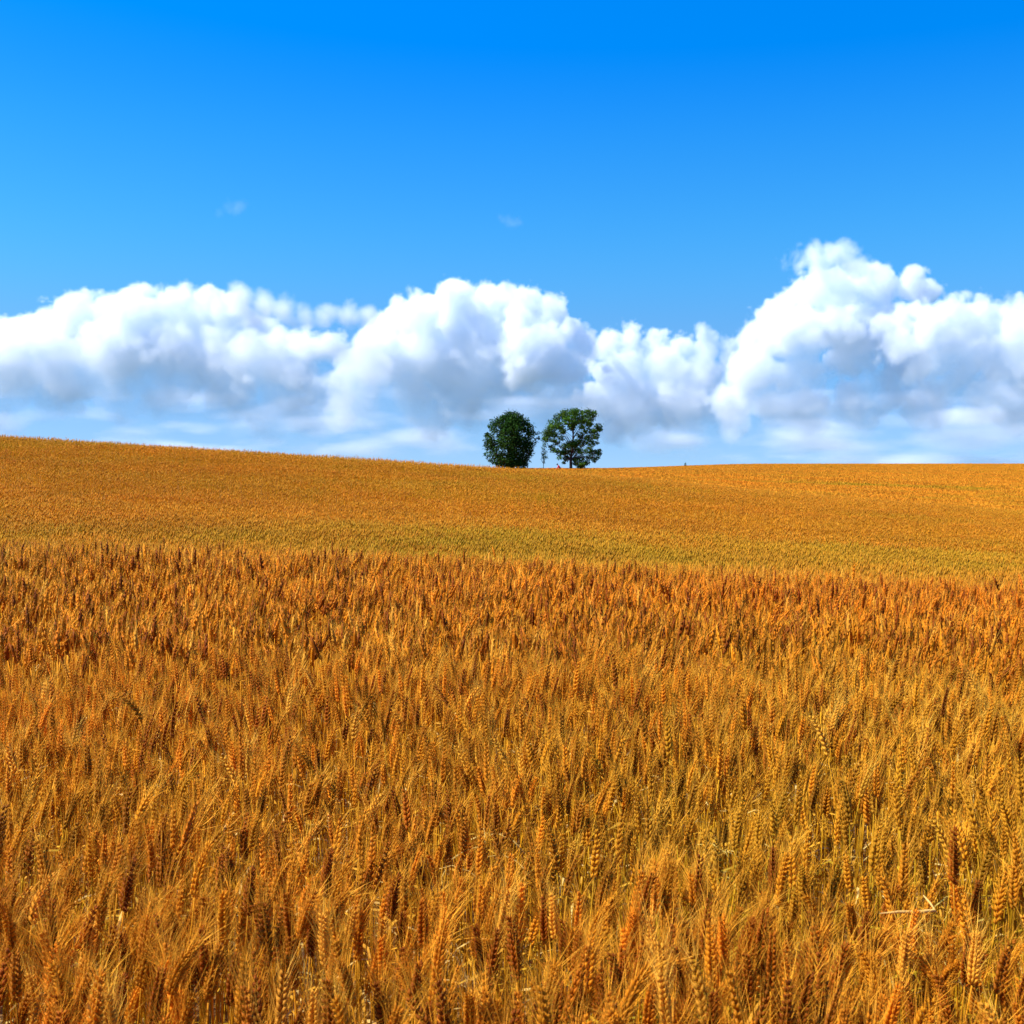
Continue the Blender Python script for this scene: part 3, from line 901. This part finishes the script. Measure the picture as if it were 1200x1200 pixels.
make_cloud('cumulus_cloud', 'thin grey cloud streak trailing right of the left white bank', 3300, [
    (285, 356, 22), (310, 360, 22), (335, 365, 20), (360, 369, 18), (385, 371, 18), (410, 370, 19), (432, 372, 16), (300, 375, 16), (345, 376, 14)], 400, seed=8, voxel=6, edge=45, dens=1.0, depth=0.5, base_soft=60, rough=0.6)
make_cloud('cumulus_cloud', 'low grey cumulus with a thin bright rim just right of the open crowned tree', 4200, [
    (712, 412, 22), (735, 405, 22), (765, 402, 20), (795, 412, 20), (825, 413, 20), (848, 418, 18), (730, 440, 36), (775, 440, 38), (820, 445, 34), (750, 480, 38), (800, 480, 38), (705, 470, 30), (720, 500, 26), (790, 505, 26), (840, 480, 30)], 528, seed=11, voxel=5.5)
make_cloud('cumulus_cloud', 'towering grey cumulus with a wispy top on the right', 3800, [
    (985, 328, 14), (1015, 330, 14), (960, 335, 15),
    (900, 372, 20), (915, 360, 22), (945, 348, 26), (985, 342, 28), (1025, 342, 24), (1060, 342, 22), (1085, 345, 16), (1000, 330, 20),
    (890, 400, 26), (930, 395, 38), (980, 385, 42), (1030, 385, 38), (880, 440, 34), (930, 445, 34), (1000, 425, 32), (860, 475, 28), (910, 480, 32), (1060, 420, 34), (950, 485, 34), (1000, 480, 34), (1040, 460, 34), (860, 500, 24), (1080, 480, 30)], 520, seed=14, voxel=5.5)
make_cloud('cumulus_cloud', 'bright white cumulus at the right edge of the sky', 3400, [
    (1035, 385, 16), (1055, 382, 20), (1085, 374, 24), (1115, 368, 24), (1140, 368, 24), (1170, 372, 22), (1200, 372, 26), (1240, 378, 32),
    (1050, 405, 26), (1095, 405, 38), (1145, 405, 40), (1195, 410, 44), (1250, 420, 46), (1080, 435, 28), (1130, 440, 32), (1190, 445, 38), (1250, 460, 42), (1090, 470, 30), (1150, 475, 32), (1210, 485, 34)], 505, seed=17, voxel=5.5)

make_cloud('cumulus_cloud', 'small soft grey wisp capping the tall cloud on the right', 3700, [
    (918, 313, 8), (935, 309, 13), (952, 301, 18), (970, 302, 20), (988, 307, 18), (1004, 313, 15), (960, 316, 17), (1018, 322, 12)], 345, seed=27, voxel=5, edge=50, dens=1.0, base_soft=60, rough=0.8)
make_cloud('cirrus_wisp', 'faint tiny wisp of cloud high in the left half of the blue sky', 4000, [
    (266, 243, 6), (276, 244, 7), (286, 242, 5)], 262, seed=33, voxel=5, edge=34, dens=0.10, base_soft=20, rough=0.8)
make_cloud('cirrus_wisp', 'faint tiny wisp of cloud in the blue sky above the centre cumulus', 4000, [
    (588, 254, 5), (597, 255, 6), (605, 254, 4)], 270, seed=36, voxel=5, edge=34, dens=0.08, base_soft=20, rough=0.8)
_rb = random.Random(4)
make_cloud('cloud_veil', 'long pale veil of cloud low along the horizon beneath the white cumulus', 5400,
    [(_rb.uniform(-100, 1300), r, _rb.uniform(9, 17)) for r in (462, 474, 488, 500, 514, 526, 536, 542) for k in range(9)],
    560, seed=20, voxel=11, edge=130, dens=0.75, base_soft=40, depth=3, rough=0.8, stretch=4.5)
make_cloud('cloud_veil', 'flat pale streaks of cloud across the foot of the right cumulus', 3300,
    [(860, 496, 9), (905, 500, 8), (950, 499, 7), (1000, 503, 7), (1075, 512, 8), (1130, 500, 10), (1185, 510, 11), (760, 504, 8), (1010, 468, 7), (930, 470, 6)],
    540, seed=41, voxel=7, edge=60, dens=0.40, base_soft=30, depth=2, rough=0.8, stretch=3.5)
make_cloud('cloud_veil', 'flat pale streaks of cloud across the foot of the left white bank', 3250,
    [(40, 488, 9), (110, 474, 7), (20, 504, 7), (190, 508, 8), (280, 500, 9), (350, 492, 9), (420, 474, 8), (480, 490, 7), (250, 478, 6)],
    530, seed=44, voxel=7, edge=60, dens=0.40, base_soft=30, depth=2, rough=0.8, stretch=3.5)
#@END
